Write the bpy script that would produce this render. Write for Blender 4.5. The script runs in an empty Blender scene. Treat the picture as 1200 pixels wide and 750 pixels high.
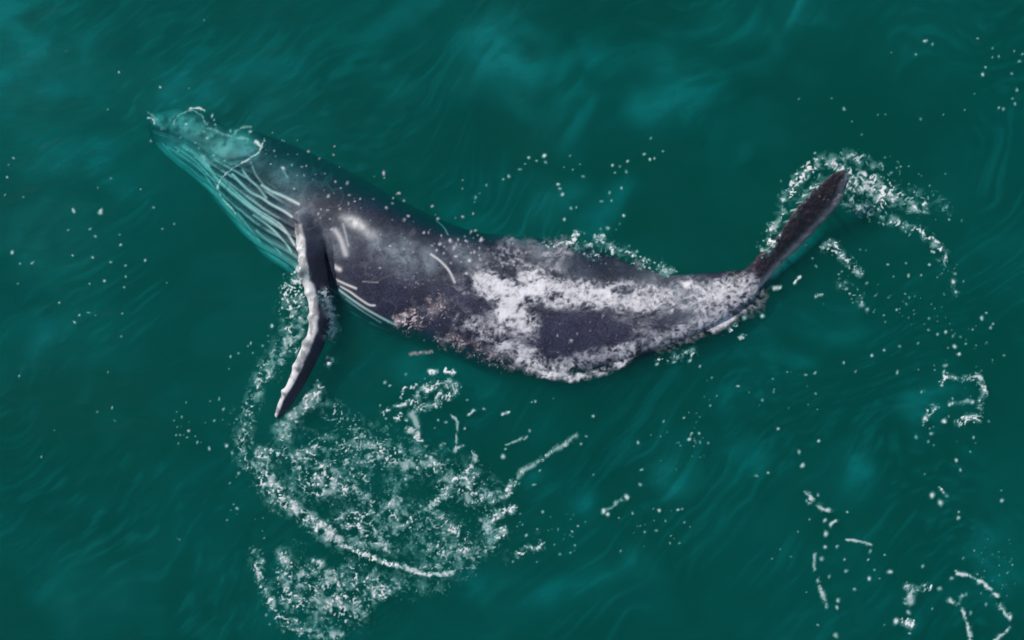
import bpy, bmesh, math
import numpy as np
from mathutils import Vector
from mathutils.bvhtree import BVHTree

# ------------------------------------------------------------------ camera, world, sun, exposure
sc = bpy.context.scene
CAM_H = 40.0
PPM = 65.0                      # photograph pixels per metre on the water plane
cam_d = bpy.data.cameras.new("drone_camera")
cam = bpy.data.objects.new("drone_camera", cam_d)
sc.collection.objects.link(cam)
cam.location = (0, 0, CAM_H)
cam.rotation_euler = (0, 0, 0)
cam_d.sensor_width = 36.0
cam_d.angle = 2 * math.atan((600 / PPM) / CAM_H)
cam_d.clip_end = 6000
cam_d.clip_start = 0.5
sc.camera = cam

SUN_EL = math.radians(44)
SUN_DIR = Vector((-0.62, 0.60, 0)).normalized() * math.cos(SUN_EL) + Vector((0, 0, math.sin(SUN_EL)))
world = bpy.data.worlds.new("World")
sc.world = world
world.use_nodes = True
wn = world.node_tree
wn.nodes.clear()
w_out = wn.nodes.new('ShaderNodeOutputWorld')
w_bg = wn.nodes.new('ShaderNodeBackground')
w_sky = wn.nodes.new('ShaderNodeTexSky')
w_sky.sky_type = 'NISHITA'
w_sky.sun_disc = False
w_sky.sun_elevation = SUN_EL
w_sky.sun_rotation = math.atan2(SUN_DIR.x, SUN_DIR.y)
w_bg.inputs['Strength'].default_value = 0.10
wn.links.new(w_sky.outputs[0], w_bg.inputs[0])
wn.links.new(w_bg.outputs[0], w_out.inputs[0])
sun_d = bpy.data.lights.new("sun", 'SUN')
sun_d.energy = 3.5
sun_d.angle = math.radians(0.5)
sun_d.color = (1.0, 0.95, 0.88)
sun = bpy.data.objects.new("sun", sun_d)
sc.collection.objects.link(sun)
sun.rotation_euler = (-SUN_DIR).to_track_quat('-Z', 'Y').to_euler()
sun.location = SUN_DIR * 30

sc.view_settings.view_transform = 'Standard'
sc.view_settings.look = 'None'
sc.view_settings.exposure = 0.0
sc.view_settings.gamma = 1.0
sc.cycles.use_denoising = True
sc.cycles.max_bounces = 10
sc.cycles.transparent_max_bounces = 24
sc.cycles.volume_bounces = 2
sc.cycles.filter_width = 1.7

# ------------------------------------------------------------------ helpers
rng = np.random.default_rng(11)


def to_world(px, py, z=0.0):
    k = (CAM_H - z) / CAM_H
    return (px - 600.0) / PPM * k, (375.0 - py) / PPM * k


def to_px(x, y, z):
    k = (CAM_H - z) / CAM_H
    return x / k * PPM + 600.0, 375.0 - y / k * PPM


def _hash(ix, iy, seed):
    h = (ix.astype(np.int64) * 374761393 + iy.astype(np.int64) * 668265263 + seed * 974634777) & 0xFFFFFFFF
    h = ((h ^ (h >> 13)) * 1274126177) & 0xFFFFFFFF
    h = ((h ^ (h >> 16)) * 2246822519) & 0xFFFFFFFF
    return ((h ^ (h >> 15)) & 0xFFFFFF) / float(0xFFFFFF)


def vnoise(x, y, seed=0):
    ix, iy = np.floor(x), np.floor(y)
    fx, fy = x - ix, y - iy
    ux, uy = fx * fx * fx * (fx * (fx * 6 - 15) + 10), fy * fy * fy * (fy * (fy * 6 - 15) + 10)
    a, b = _hash(ix, iy, seed), _hash(ix + 1, iy, seed)
    c, d = _hash(ix, iy + 1, seed), _hash(ix + 1, iy + 1, seed)
    return (a * (1 - ux) + b * ux) * (1 - uy) + (c * (1 - ux) + d * ux) * uy


def fbm(x, y, seed=0, octaves=4, gain=0.5):
    s, amp, tot = 0.0, 1.0, 0.0
    for o in range(octaves):
        s = s + amp * vnoise(x + 17.3 * o, y - 9.1 * o, seed + o)
        tot += amp
        amp *= gain
        x, y = x * 2.03, y * 2.03
    return s / tot


def worley(x, y, seed=0):
    ix, iy = np.floor(x), np.floor(y)
    f1 = np.full(x.shape, 9.0)
    f2 = np.full(x.shape, 9.0)
    for dx in (-1, 0, 1):
        for dy in (-1, 0, 1):
            cx, cy = ix + dx, iy + dy
            d = np.hypot(cx + _hash(cx, cy, seed) - x, cy + _hash(cx, cy, seed + 77) - y)
            f2 = np.minimum(np.maximum(d, f1), f2)
            f1 = np.minimum(d, f1)
    return f1, f2


def smooth(a, b, x):
    t = np.clip((x - a) / (b - a), 0, 1)
    return t * t * (3 - 2 * t)


def seg_dist(px, py, pts):
    """distance of points to a polyline"""
    best = np.full(px.shape, 1e9)
    if len(pts) == 1:
        return np.hypot(px - pts[0][0], py - pts[0][1])
    for (ax, ay), (bx, by) in zip(pts[:-1], pts[1:]):
        dx, dy = bx - ax, by - ay
        t = np.clip(((px - ax) * dx + (py - ay) * dy) / (dx * dx + dy * dy + 1e-9), 0, 1)
        best = np.minimum(best, np.hypot(px - ax - t * dx, py - ay - t * dy))
    return best


def curve(pts, n=8):
    """Catmull-Rom through points (tuples of any length)"""
    p = np.array([pts[0]] + list(pts) + [pts[-1]], dtype=float)
    out = []
    for i in range(1, len(p) - 2):
        for t in np.linspace(0, 1, n, endpoint=False):
            a, b, c, d = p[i - 1], p[i], p[i + 1], p[i + 2]
            out.append(0.5 * (2 * b + (c - a) * t + (2 * a - 5 * b + 4 * c - d) * t * t + (3 * b - a - 3 * c + d) * t ** 3))
    out.append(p[-2])
    return np.array(out)


def mesh_from(name, verts, faces, mat=None, attrs=None, smooth_shade=True):
    me = bpy.data.meshes.new(name)
    verts = np.asarray(verts, dtype=np.float32)
    if isinstance(faces, np.ndarray):
        k = faces.shape[1]
        me.vertices.add(len(verts))
        me.vertices.foreach_set("co", verts.ravel())
        me.loops.add(faces.size)
        me.loops.foreach_set("vertex_index", faces.ravel().astype(np.int32))
        me.polygons.add(len(faces))
        me.polygons.foreach_set("loop_start", np.arange(0, faces.size, k, dtype=np.int32))
        me.update(calc_edges=True)
        me.validate()
    else:
        me.from_pydata(verts.tolist(), [], faces)
    if smooth_shade:
        me.polygons.foreach_set("use_smooth", np.ones(len(me.polygons), dtype=bool))
    for an, av in (attrs or {}).items():
        at = me.attributes.new(an, 'FLOAT', 'POINT')
        at.data.foreach_set("value", np.asarray(av, dtype=np.float32))
    if mat:
        me.materials.append(mat)
    ob = bpy.data.objects.new(name, me)
    sc.collection.objects.link(ob)
    return ob


class NT:
    """small node-tree helper"""
    def __init__(self, name):
        self.m = bpy.data.materials.new(name)
        self.m.use_nodes = True
        self.t = self.m.node_tree
        self.t.nodes.clear()
        self.out = self.n('ShaderNodeOutputMaterial')

    def n(self, kind, **kw):
        nd = self.t.nodes.new(kind)
        for k, v in kw.items():
            if k in nd.inputs.keys():
                nd.inputs[k].default_value = v
            else:
                setattr(nd, k, v)
        return nd

    def l(self, a, b):
        self.t.links.new(a, b)

    def ramp(self, fac, stops):
        r = self.n('ShaderNodeValToRGB')
        while len(r.color_ramp.elements) < len(stops):
            r.color_ramp.elements.new(0.5)
        for e, (p, c) in zip(r.color_ramp.elements, stops):
            e.position = p
            e.color = c if len(c) == 4 else (*c, 1)
        self.l(fac, r.inputs[0])
        return r.outputs[0]

    def noise(self, scale, detail=4, rough=0.55, vec=None, dist=0.0):
        nd = self.n('ShaderNodeTexNoise')
        nd.inputs['Scale'].default_value = scale
        nd.inputs['Detail'].default_value = detail
        nd.inputs['Roughness'].default_value = rough
        nd.inputs['Distortion'].default_value = dist
        if vec is not None:
            self.l(vec, nd.inputs['Vector'])
        return nd.outputs[0]

    def math(self, op, a, b):
        nd = self.n('ShaderNodeMath', operation=op)
        for i, v in enumerate((a, b)):
            if isinstance(v, (int, float)):
                nd.inputs[i].default_value = v
            else:
                self.l(v, nd.inputs[i])
        return nd.outputs[0]

    def mix(self, fac, a, b):
        nd = self.n('ShaderNodeMix', data_type='RGBA')
        for i, v in ((0, fac), (6, a), (7, b)):
            if isinstance(v, (int, float)):
                nd.inputs[i].default_value = v
            elif isinstance(v, tuple):
                nd.inputs[i].default_value = (*v, 1)
            else:
                self.l(v, nd.inputs[i])
        return nd.outputs[2]


# ------------------------------------------------------------------ materials
def sea_material():
    t = NT("sea_water")
    geo = t.n('ShaderNodeNewGeometry')
    mp = t.n('ShaderNodeMapping')
    mp.inputs['Rotation'].default_value = (0, 0, math.radians(35))
    mp.inputs['Scale'].default_value = (0.55, 1.25, 1.0)
    t.l(geo.outputs['Position'], mp.inputs['Vector'])
    h1 = t.noise(1.6, 5, 0.55, mp.outputs[0], 0.6)
    h2 = t.noise(7.0, 4, 0.55, mp.outputs[0], 0.4)
    h = t.math('ADD', h1, t.math('MULTIPLY', h2, 0.22))
    bump = t.n('ShaderNodeBump')
    bump.inputs['Strength'].default_value = 0.5
    bump.inputs['Distance'].default_value = 0.075
    t.l(h, bump.inputs['Height'])
    lw = t.n('ShaderNodeLayerWeight')
    lw.inputs['Blend'].default_value = 0.5
    t.l(bump.outputs[0], lw.inputs['Normal'])
    fres = t.math('ADD', 0.02, t.math('MULTIPLY', 0.98, t.math('POWER', lw.outputs['Facing'], 5.0)))
    tr = t.n('ShaderNodeBsdfTransparent')
    gl = t.n('ShaderNodeBsdfAnisotropic')
    gl.inputs['Roughness'].default_value = 0.10
    t.l(bump.outputs[0], gl.inputs['Normal'])
    mx = t.n('ShaderNodeMixShader')
    t.l(fres, mx.inputs[0])
    t.l(tr.outputs[0], mx.inputs[1])
    t.l(gl.outputs[0], mx.inputs[2])
    t.l(mx.outputs[0], t.out.inputs['Surface'])
    vs = t.n('ShaderNodeVolumeScatter')
    vs.inputs['Color'].default_value = (*SCAT, 1)
    vs.inputs['Density'].default_value = SCAT_D
    vs.inputs['Anisotropy'].default_value = 0.0
    va = t.n('ShaderNodeVolumeAbsorption')
    va.inputs['Color'].default_value = tuple(1 - c for c in ABSO) + (1,)
    va.inputs['Density'].default_value = ABSO_D
    ad = t.n('ShaderNodeAddShader')
    t.l(vs.outputs[0], ad.inputs[0])
    t.l(va.outputs[0], ad.inputs[1])
    t.l(ad.outputs[0], t.out.inputs['Volume'])
    return t.m


# scattering and absorption per metre, red green blue
SCAT, SCAT_D = (0.003, 0.78, 0.68), 0.57
ABSO, ABSO_D = (0.999, 0.19, 0.216), 5.0


def foam_material(name, col=(0.80, 0.81, 0.80), rough=0.55, thin=None, relief=0.45):
    t = NT(name)
    at = t.n('ShaderNodeAttribute', attribute_name="cover")
    geo = t.n('ShaderNodeNewGeometry')
    n = t.noise(22.0, 3, 0.6, geo.outputs['Position'])
    bump = t.n('ShaderNodeBump')
    bump.inputs['Strength'].default_value = relief
    bump.inputs['Distance'].default_value = 0.02
    t.l(n, bump.inputs['Height'])
    p = t.n('ShaderNodeBsdfPrincipled')
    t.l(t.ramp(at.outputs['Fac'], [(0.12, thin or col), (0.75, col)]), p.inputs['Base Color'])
    p.inputs['Roughness'].default_value = rough
    t.l(bump.outputs[0], p.inputs['Normal'])
    tr = t.n('ShaderNodeBsdfTransparent')
    mx = t.n('ShaderNodeMixShader')
    t.l(at.outputs['Fac'], mx.inputs[0])
    t.l(tr.outputs[0], mx.inputs[1])
    t.l(p.outputs[0], mx.inputs[2])
    t.l(mx.outputs[0], t.out.inputs['Surface'])
    return t.m


def skin_material():
    t = NT("whale_skin")
    geo = t.n('ShaderNodeNewGeometry')
    pos = geo.outputs['Position']
    flank = t.n('ShaderNodeAttribute', attribute_name="flank").outputs['Fac']
    pale = t.n('ShaderNodeAttribute', attribute_name="pale").outputs['Fac']
    warm = t.n('ShaderNodeAttribute', attribute_name="warm").outputs['Fac']
    milk = t.n('ShaderNodeAttribute', attribute_name="milk").outputs['Fac']
    base = t.mix(flank, (0.004, 0.011, 0.027), (0.028, 0.029, 0.052))
    big = t.noise(1.7, 6, 0.62, pos, 0.5)
    fine = t.noise(34.0, 3, 0.6, pos)
    spk = t.noise(70.0, 2, 0.5, pos)
    mott = t.ramp(big, [(0.30, (0.55,) * 3), (0.70, (1.45,) * 3)])
    mott2 = t.ramp(fine, [(0.34, (0.62,) * 3), (0.66, (1.45,) * 3)])
    m1 = t.n('ShaderNodeMix', data_type='RGBA', blend_type='MULTIPLY')
    m1.inputs[0].default_value = 1.0
    t.l(base, m1.inputs[6]); t.l(mott, m1.inputs[7])
    m2 = t.n('ShaderNodeMix', data_type='RGBA', blend_type='MULTIPLY')
    m2.inputs[0].default_value = 1.0
    t.l(m1.outputs[2], m2.inputs[6]); t.l(mott2, m2.inputs[7])
    c = t.mix(t.ramp(spk, [(0.66, (0,) * 3), (0.78, (0.35,) * 3)]), m2.outputs[2], (0.20, 0.18, 0.20))
    c = t.mix(warm, c, t.mix(t.ramp(t.noise(14.0, 5, 0.7, pos, 0.6), [(0.35, (0,) * 3), (0.65, (1,) * 3)]), (0.026, 0.018, 0.024), (0.066, 0.043, 0.050)))
    pn = t.ramp(t.noise(9.0, 4, 0.6, pos, 0.3), [(0.25, (0.75,) * 3), (0.55, (1,) * 3)])
    c = t.mix(t.math('MULTIPLY', milk, t.ramp(t.noise(6.0, 6, 0.68, pos, 0.8), [(0.32, (0.22,) * 3), (0.62, (1,) * 3)])), c, (0.40, 0.47, 0.53))
    pf = t.math('MULTIPLY', pale, pn)
    c = t.mix(pf, c, (0.74, 0.73, 0.72))
    bump = t.n('ShaderNodeBump')
    bump.inputs['Strength'].default_value = 0.35
    bump.inputs['Distance'].default_value = 0.03
    t.l(t.math('ADD', big, t.math('MULTIPLY', fine, 0.35)), bump.inputs['Height'])
    p = t.n('ShaderNodeBsdfPrincipled')
    t.l(c, p.inputs['Base Color'])
    t.l(t.ramp(fine, [(0.3, (0.30,) * 3), (0.7, (0.60,) * 3)]), p.inputs['Roughness'])
    p.inputs['Specular IOR Level'].default_value = 0.30
    t.l(bump.outputs[0], p.inputs['Normal'])
    t.l(p.outputs[0], t.out.inputs['Surface'])
    return t.m


SEA = sea_material()
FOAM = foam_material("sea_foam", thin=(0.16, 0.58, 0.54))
WASH = foam_material("whitewash", (0.80, 0.78, 0.81), 0.25, (0.62, 0.63, 0.70), 0.12)
BUBB = foam_material("bubble_ripple_light", (0.70, 0.80, 0.92), 0.8)
SKIN = skin_material()


# ------------------------------------------------------------------ sea
WAVES = [(rng.uniform(-0.9, 0.9) + 0.9, rng.uniform(2.0, 7.0), rng.uniform(0, 6.28)) for _ in range(14)]


def water_z(x, y):
    z = np.zeros_like(x)
    for a, lam, ph in WAVES:
        k = 2 * math.pi / lam
        z = z + 0.0034 * lam ** 0.8 * np.sin(k * (x * math.cos(a) + y * math.sin(a)) + ph + 1.3 * np.sin(0.35 * x - 0.3 * y + ph))
    r = np.maximum(np.abs(x) / 16.0, np.abs(y) / 12.0)
    return z * (1 - smooth(0.9, 1.6, r))


def build_sea():
    far = np.array([14.5, 16, 19, 24, 32, 50, 90, 180, 400, 900, 2000])
    fx = np.concatenate([-far[::-1], np.linspace(-13.5, 13.5, 361), far])
    fy = np.concatenate([-far[::-1], np.linspace(-9.5, 9.5, 261), far])
    X, Y = np.meshgrid(fx, fy, indexing='ij')
    Z = water_z(X, Y)
    nx, ny = X.shape
    v = np.stack([X.ravel(), Y.ravel(), Z.ravel()], 1)
    idx = np.arange(nx * ny).reshape(nx, ny)
    q = np.stack([idx[:-1, :-1], idx[1:, :-1], idx[1:, 1:], idx[:-1, 1:]], -1).reshape(-1, 4)
    loop = np.concatenate([idx[:, 0], idx[-1, 1:], idx[-2::-1, -1], idx[0, -2:0:-1]])
    bot = v[loop].copy()
    bot[:, 2] = -30.0
    n0 = len(v)
    v = np.concatenate([v, bot])
    m = len(loop)
    faces = q.tolist()
    for i in range(m):
        j = (i + 1) % m
        faces.append([int(loop[j]), int(loop[i]), n0 + i, n0 + j])
    faces.append([n0 + i for i in range(m)][::-1])
    ob = mesh_from("sea", v, faces, SEA)
    ob["kind"] = "structure"
    return ob


sea = build_sea()

# ------------------------------------------------------------------ the whale
# stations along the body: upper edge, lower edge (photograph pixels), height of the top of the body, upper half height
ST = [
    (178, 134, 184, 171, -0.30, 0.14), (192, 130, 195, 183, -0.25, 0.20), (214, 127, 212, 198, -0.21, 0.26),
    (240, 133, 232, 214, -0.17, 0.30), (264, 147, 252, 236, -0.13, 0.34), (292, 152, 271, 259, -0.09, 0.38),
    (320, 161, 291, 282, -0.05, 0.42), (351, 173, 313, 303, -0.025, 0.46), (386, 189, 337, 319, 0.02, 0.50),
    (417, 204, 365, 338, 0.07, 0.54), (451, 224, 396, 356, 0.13, 0.58), (486, 243, 432, 381, 0.17, 0.60),
    (521, 259, 474, 398, 0.18, 0.60), (556, 271, 522, 414, 0.19, 0.58), (601, 277, 570, 434, 0.19, 0.54),
    (650, 281, 625, 442, 0.20, 0.50), (700, 294, 685, 440, 0.20, 0.46), (745, 310, 735, 426, 0.21, 0.42),
    (785, 321, 785, 408, 0.22, 0.37), (825, 320, 828, 388, 0.22, 0.30), (855, 317, 862, 368, 0.20, 0.22),
    (876, 317, 888, 345, 0.16, 0.14)]


def tube_from_sections(secs, closed_caps=True):
    secs = np.array(secs)
    n, m = secs.shape[0], secs.shape[1]
    v = secs.reshape(-1, 3)
    f = []
    for i in range(n - 1):
        for j in range(m):
            k = (j + 1) % m
            f.append((i * m + j, i * m + k, (i + 1) * m + k, (i + 1) * m + j))
    f.append(tuple(range(m))[::-1])
    f.append(tuple((n - 1) * m + j for j in range(m)))
    return v, f


def blade(stations, thick, m=24, belly=0.0):
    """a flat lobe: stations are left px, right px, left z, right z; thickness per station"""
    cs = curve([(*s, t) for s, t in zip(stations, thick)], 10)
    secs = []
    for lx, ly, rx, ry, lz, rz, th in cs:
        a = np.array([*to_world(lx, ly, lz), lz])
        b = np.array([*to_world(rx, ry, rz), rz])
        c, half = (a + b) / 2, (b - a) / 2
        ln = np.linalg.norm(half) + 1e-6
        u = half / ln
        ax = np.array([0, 0, 1.0])
        nrm = ax - u * ax.dot(u)
        nrm /= np.linalg.norm(nrm)
        ring = []
        for j in range(m):
            q = 2 * math.pi * j / m
            cx, cz = math.cos(q), math.sin(q)
            sz = math.copysign(abs(cz) ** 1.0, cz) * (0.75 - 0.45 * cx if belly else 1.0)
            ring.append(c + u * ln * cx + nrm * th * sz)
        secs.append(ring)
    return secs


def build_whale():
    cs = curve(ST, 14)
    m = 96
    secs, cen, nrm, wid = [], [], [], []
    for ux, uy, lx, ly, zt, ht in cs:
        zc = zt - ht
        a = np.array(to_world(ux, uy, zc))
        b = np.array(to_world(lx, ly, zc))
        c, hv = (a + b) / 2, (a - b) / 2
        w = np.linalg.norm(hv)
        cen.append(c); nrm.append(hv / w); wid.append(w)
        ring = []
        for j in range(m):
            q = 2 * math.pi * j / m
            cx, sz = math.cos(q), math.sin(q)
            e = 2 / 2.25
            ox = math.copysign(abs(cx) ** e, cx)
            oz = math.copysign(abs(sz) ** e, sz)
            hz = ht if oz > 0 else max(0.85 * w, ht)
            p = c + hv * ox
            ring.append((p[0], p[1], zc + hz * oz))
        secs.append(ring)
    cen, nrm, wid = np.array(cen), np.array(nrm), np.array(wid)

    # round off snout and tail stock
    def cap(ring, direction, steps):
        ring = np.array(ring)
        c = ring.mean(0)
        return [(c + (ring - c) * s + np.array(direction) * d).tolist() for s, d in steps]
    front = cap(secs[0], (-1, 0.1, 0), [(0.35, 0.10), (0.7, 0.07), (0.9, 0.035)])
    back = cap(secs[-1], (1, 0.3, 0), [(0.85, 0.05), (0.5, 0.10)])
    bm = bmesh.new()

    def add(v, f):
        vs = [bm.verts.new(tuple(p)) for p in np.asarray(v)]
        for q in f:
            bm.faces.new([vs[i] for i in q])
    add(*tube_from_sections(front + secs + back))

    # flipper hanging across the picture from the flank, leading edge on the left
    fl = [(352, 238, 384, 246, -0.22, -0.26), (347, 254, 382, 266, 0.02, -0.06), (350, 278, 381, 292, 0.24, 0.08),
          (350, 303, 384, 318, 0.36, 0.12), (348, 321, 387, 336, 0.42, 0.14), (358, 340, 391, 351, 0.42, 0.12),
          (363, 366, 391, 375, 0.40, 0.12), (361, 391, 384, 397, 0.36, 0.12), (350, 415, 372, 423, 0.30, 0.10),
          (338, 446, 357, 452, 0.22, 0.06), (326, 472, 340, 479, 0.10, 0.0), (321, 488, 327, 492, -0.02, -0.06)]
    add(*tube_from_sections(blade(fl, [0.10, 0.15, 0.16, 0.16, 0.16, 0.15, 0.14, 0.13, 0.12, 0.10, 0.075, 0.03], belly=1)))
    # tail lobe lifted out of the water, seen nearly edge on
    tl = [(852, 322, 872, 362, 0.10, -0.06), (872, 316, 882, 348, 0.18, -0.08), (888, 301, 896, 332, 0.36, -0.02), (909, 279, 915, 310, 0.52, 0.06),
          (931, 247, 939, 288, 0.66, 0.12), (951, 223, 962, 264, 0.76, 0.22), (976, 204, 985, 237, 0.82, 0.40), (991, 198, 996, 208, 0.80, 0.66)]
    add(*tube_from_sections(blade(tl, [0.13, 0.12, 0.09, 0.075, 0.07, 0.06, 0.05, 0.025])))
    # the other lobe, under water
    sl = [(858, 330, 876, 358, -0.05, -0.20), (888, 318, 894, 342, -0.20, -0.28), (908, 298, 920, 318, -0.30, -0.40),
          (930, 276, 944, 298, -0.40, -0.52), (950, 258, 962, 280, -0.54, -0.68), (964, 248, 972, 262, -0.75, -0.80)]
    add(*tube_from_sections(blade(sl, [0.12, 0.10, 0.08, 0.07, 0.05, 0.025])))
    bmesh.ops.recalc_face_normals(bm, faces=bm.faces)
    me = bpy.data.meshes.new("whale_rough")
    bm.to_mesh(me)
    bm.free()
    tmp = bpy.data.objects.new("whale_rough", me)
    sc.collection.objects.link(tmp)
    md = tmp.modifiers.new("remesh", 'REMESH')
    md.mode = 'VOXEL'
    md.voxel_size = 0.019
    md.adaptivity = 0.0
    dg = bpy.context.evaluated_depsgraph_get()
    me2 = bpy.data.meshes.new_from_object(tmp.evaluated_get(dg))
    bpy.data.objects.remove(tmp)
    bpy.data.meshes.remove(me)
    nv = len(me2.vertices)
    co = np.empty(nv * 3, dtype=np.float32)
    me2.vertices.foreach_get("co", co)
    co = co.reshape(-1, 3).astype(float)
    ed = np.empty(len(me2.edges) * 2, dtype=np.int32)
    me2.edges.foreach_get("vertices", ed)
    ed = ed.reshape(-1, 2)
    deg = np.bincount(ed.ravel(), minlength=nv).astype(float)
    for _ in range(5):                                # light smoothing welds the limbs to the trunk
        s = np.zeros_like(co)
        np.add.at(s, ed[:, 0], co[ed[:, 1]])
        np.add.at(s, ed[:, 1], co[ed[:, 0]])
        co = co * 0.45 + 0.55 * s / deg[:, None]
    me2.vertices.foreach_set("co", co.astype(np.float32).ravel())
    me2.update()
    no = np.empty(nv * 3, dtype=np.float32)
    me2.vertices.foreach_get("normal", no)
    no = no.reshape(-1, 3).astype(float)

    # body coordinates: u along the stations (0..21), v across (-1 belly .. 1 back)
    u = np.empty(nv); v = np.empty(nv)
    for i in range(0, nv, 20000):
        d = ((co[i:i + 20000, None, :2] - cen[None]) ** 2).sum(2)
        k = d.argmin(1)
        u[i:i + 20000] = k / 14.0
        v[i:i + 20000] = ((co[i:i + 20000, :2] - cen[k]) * nrm[k]).sum(1) / wid[k]
    px, py = to_px(co[:, 0], co[:, 1], co[:, 2])
    PX = np.clip(px, 0, 1200); PY = np.clip(py, 0, 750)
    on_flip = ((seg_dist(px, py, [(366, 262), (370, 300), (375, 345), (378, 370), (372, 395), (363, 420), (349, 450), (332, 478), (323, 490)]) < 21) & (py > 262)) & (co[:, 2] > -0.1 + 0.0 * py)
    inside = np.abs(v) <= 1.02
    on_flip &= ~((py < 318) & (co[:, 2] < water_z(co[:, 0], co[:, 1]) - 0.02))
    t_f = seg_dist(px, py, [(882, 335), (912, 296), (945, 255), (993, 202)])
    on_fluke = (px > 868) & (t_f < 26) & (co[:, 2] > -0.12)
    low_fluke = (px > 886) & ~on_fluke
    rootw = smooth(266, 306, py + 8 * (fbm(PX / 8, PY / 8, 18, 3) - 0.5))
    body = ~((on_flip & (py > 306)) | on_fluke | low_fluke)
    trunk = body & ~on_flip

    # ---- relief
    disp = np.zeros(nv)
    pleat_zone = smooth(1.5, 4, u) * (1 - smooth(11, 13.5, u)) * (1 - smooth(0.0, 0.22, v + 0.22 * np.maximum(u - 6.5, 0))) * trunk
    wob = 0.25 * fbm(PX / 60, PY / 60, 5, 2)
    groove = np.abs(np.sin((v * 7.4 + wob + 0.035 * u) * math.pi))
    disp += -0.030 * pleat_zone * (1 - groove) ** 2.0
    disp += 0.012 * body * (fbm(PX / 45, PY / 45, 3, 3) - 0.5)
    for (bx, by, br) in [(192, 140, 3.2), (204, 138, 3), (216, 140, 3.4), (229, 141, 3), (242, 147, 3), (206, 150, 2.8), (220, 153, 3), (235, 157, 3), (250, 160, 3),
                         (262, 168, 2.6), (195, 152, 2.6), (352, 318, 5.5), (361, 343, 4), (364, 372, 4), (358, 402, 4.5), (347, 430, 4), (333, 459, 3.4), (351, 292, 4)]:
        d = np.hypot(px - bx, py - by)
        disp += 0.045 * np.exp(-(d / br) ** 2) * (co[:, 2] > -0.5)
    mouth = seg_dist(px, py, [(180, 152), (200, 158), (222, 168), (245, 182), (268, 190), (290, 186)])
    disp += -0.035 * np.exp(-(mouth / 2.2) ** 2) * (no[:, 2] > 0.2)
    # fluke ribbing
    disp += 0.05 * (on_fluke) * (fbm(PX / 5, PY / 5, 9, 3) - 0.5)
    co = co + no * disp[:, None]

    # ---- pigment
    up = smooth(-0.35, 0.0, no[:, 2])
    pale = np.zeros(nv)

    def line(pts, w, s, pw=2.0):
        nonlocal pale
        d = seg_dist(px, py, [tuple(p) for p in curve(pts, 6)] if len(pts) > 2 else pts)
        pale = np.maximum(pale, s * np.exp(-(d / w) ** pw))
    pleats = [([(239, 194), (259, 214), (282, 234), (302, 249), (322, 262), (337, 275), (345, 287)], 1.9, .80),
              ([(261, 211), (292, 239), (312, 252), (327, 262), (340, 277)], 1.5, .75),
              ([(272, 204), (292, 224), (307, 232), (317, 239), (332, 247), (342, 254)], 1.9, .85),
              ([(284, 199), (292, 210), (302, 219), (312, 232)], 1.6, .65), ([(294, 190), (300, 205), (310, 218)], 1.3, .4),
              ([(307, 217), (318, 224), (330, 229), (350, 239)], 2.2, 1.0), ([(297, 252), (315, 265), (332, 282), (342, 296)], 1.6, .8),
              ([(277, 249), (292, 267), (307, 287), (320, 299)], 1.6, .7), ([(300, 270), (318, 286), (334, 303)], 1.4, .7),
              ([(184, 172), (210, 193), (240, 216), (262, 240), (284, 266), (306, 290), (335, 314)], 4.5, .65),
              ([(196, 172), (215, 184), (235, 200), (252, 222), (270, 243)], 1.6, .7), ([(205, 172), (225, 186), (243, 204), (256, 220)], 1.5, .7),
              ([(190, 168), (205, 184), (226, 200), (246, 222)], 1.4, .7), ([(228, 184), (240, 192), (252, 205)], 1.8, .8),
              ([(215, 172), (228, 180), (240, 190)], 3.0, .55),
              ([(391, 312), (398, 316)], 2.6, .9), ([(394, 328), (405, 333), (417, 338)], 1.8, .85),
              ([(399, 336), (410, 342), (421, 350), (432, 357), (439, 358)], 1.6, .8), ([(397, 340), (415, 353), (432, 364), (448, 373), (464, 381)], 1.7, .75),
              ([(405, 350), (425, 365), (446, 378)], 1.2, .5),
              ([(505, 298), (516, 306), (526, 317), (533, 331)], 1.6, .75), ([(512, 259), (520, 266), (525, 275)], 1.0, .4),
              ([(393, 270), (399, 280), (405, 298)], 3.0, .5), ([(376, 276), (378, 300)], 3.0, .35), ([(402, 262), (408, 288)], 2.0, .3),
              ([(425, 330), (443, 331)], 1.0, .25), ([(330, 196), (337, 208)], 1.2, .4)]
    for p_, w_, s_ in pleats:
        line(p_, w_ * 0.70 if w_ < 2.5 else w_, min(1.0, s_ * 1.25))
    pale *= trunk
    # pale belly showing between the throat grooves
    band = smooth(0.2, 1.2, u) * (1 - smooth(8.5, 11, u)) * smooth(0.45, 0.9, -v) * 0.75
    stria = 0.35 + 0.65 * smooth(0.3, 0.95, groove)
    pale = np.maximum(pale, band * stria * body)
    throat = pleat_zone * 0.42 * smooth(0.80, 1.0, groove) * (0.3 + 1.1 * smooth(0.35, 0.6, fbm(PX / 20, PY / 20, 19, 3)))
    pale = np.maximum(pale, throat)
    # milky scratches and blotches on the flank, pale jaw and cheek, painted shoulder highlight
    milk = np.zeros(nv)
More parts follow.
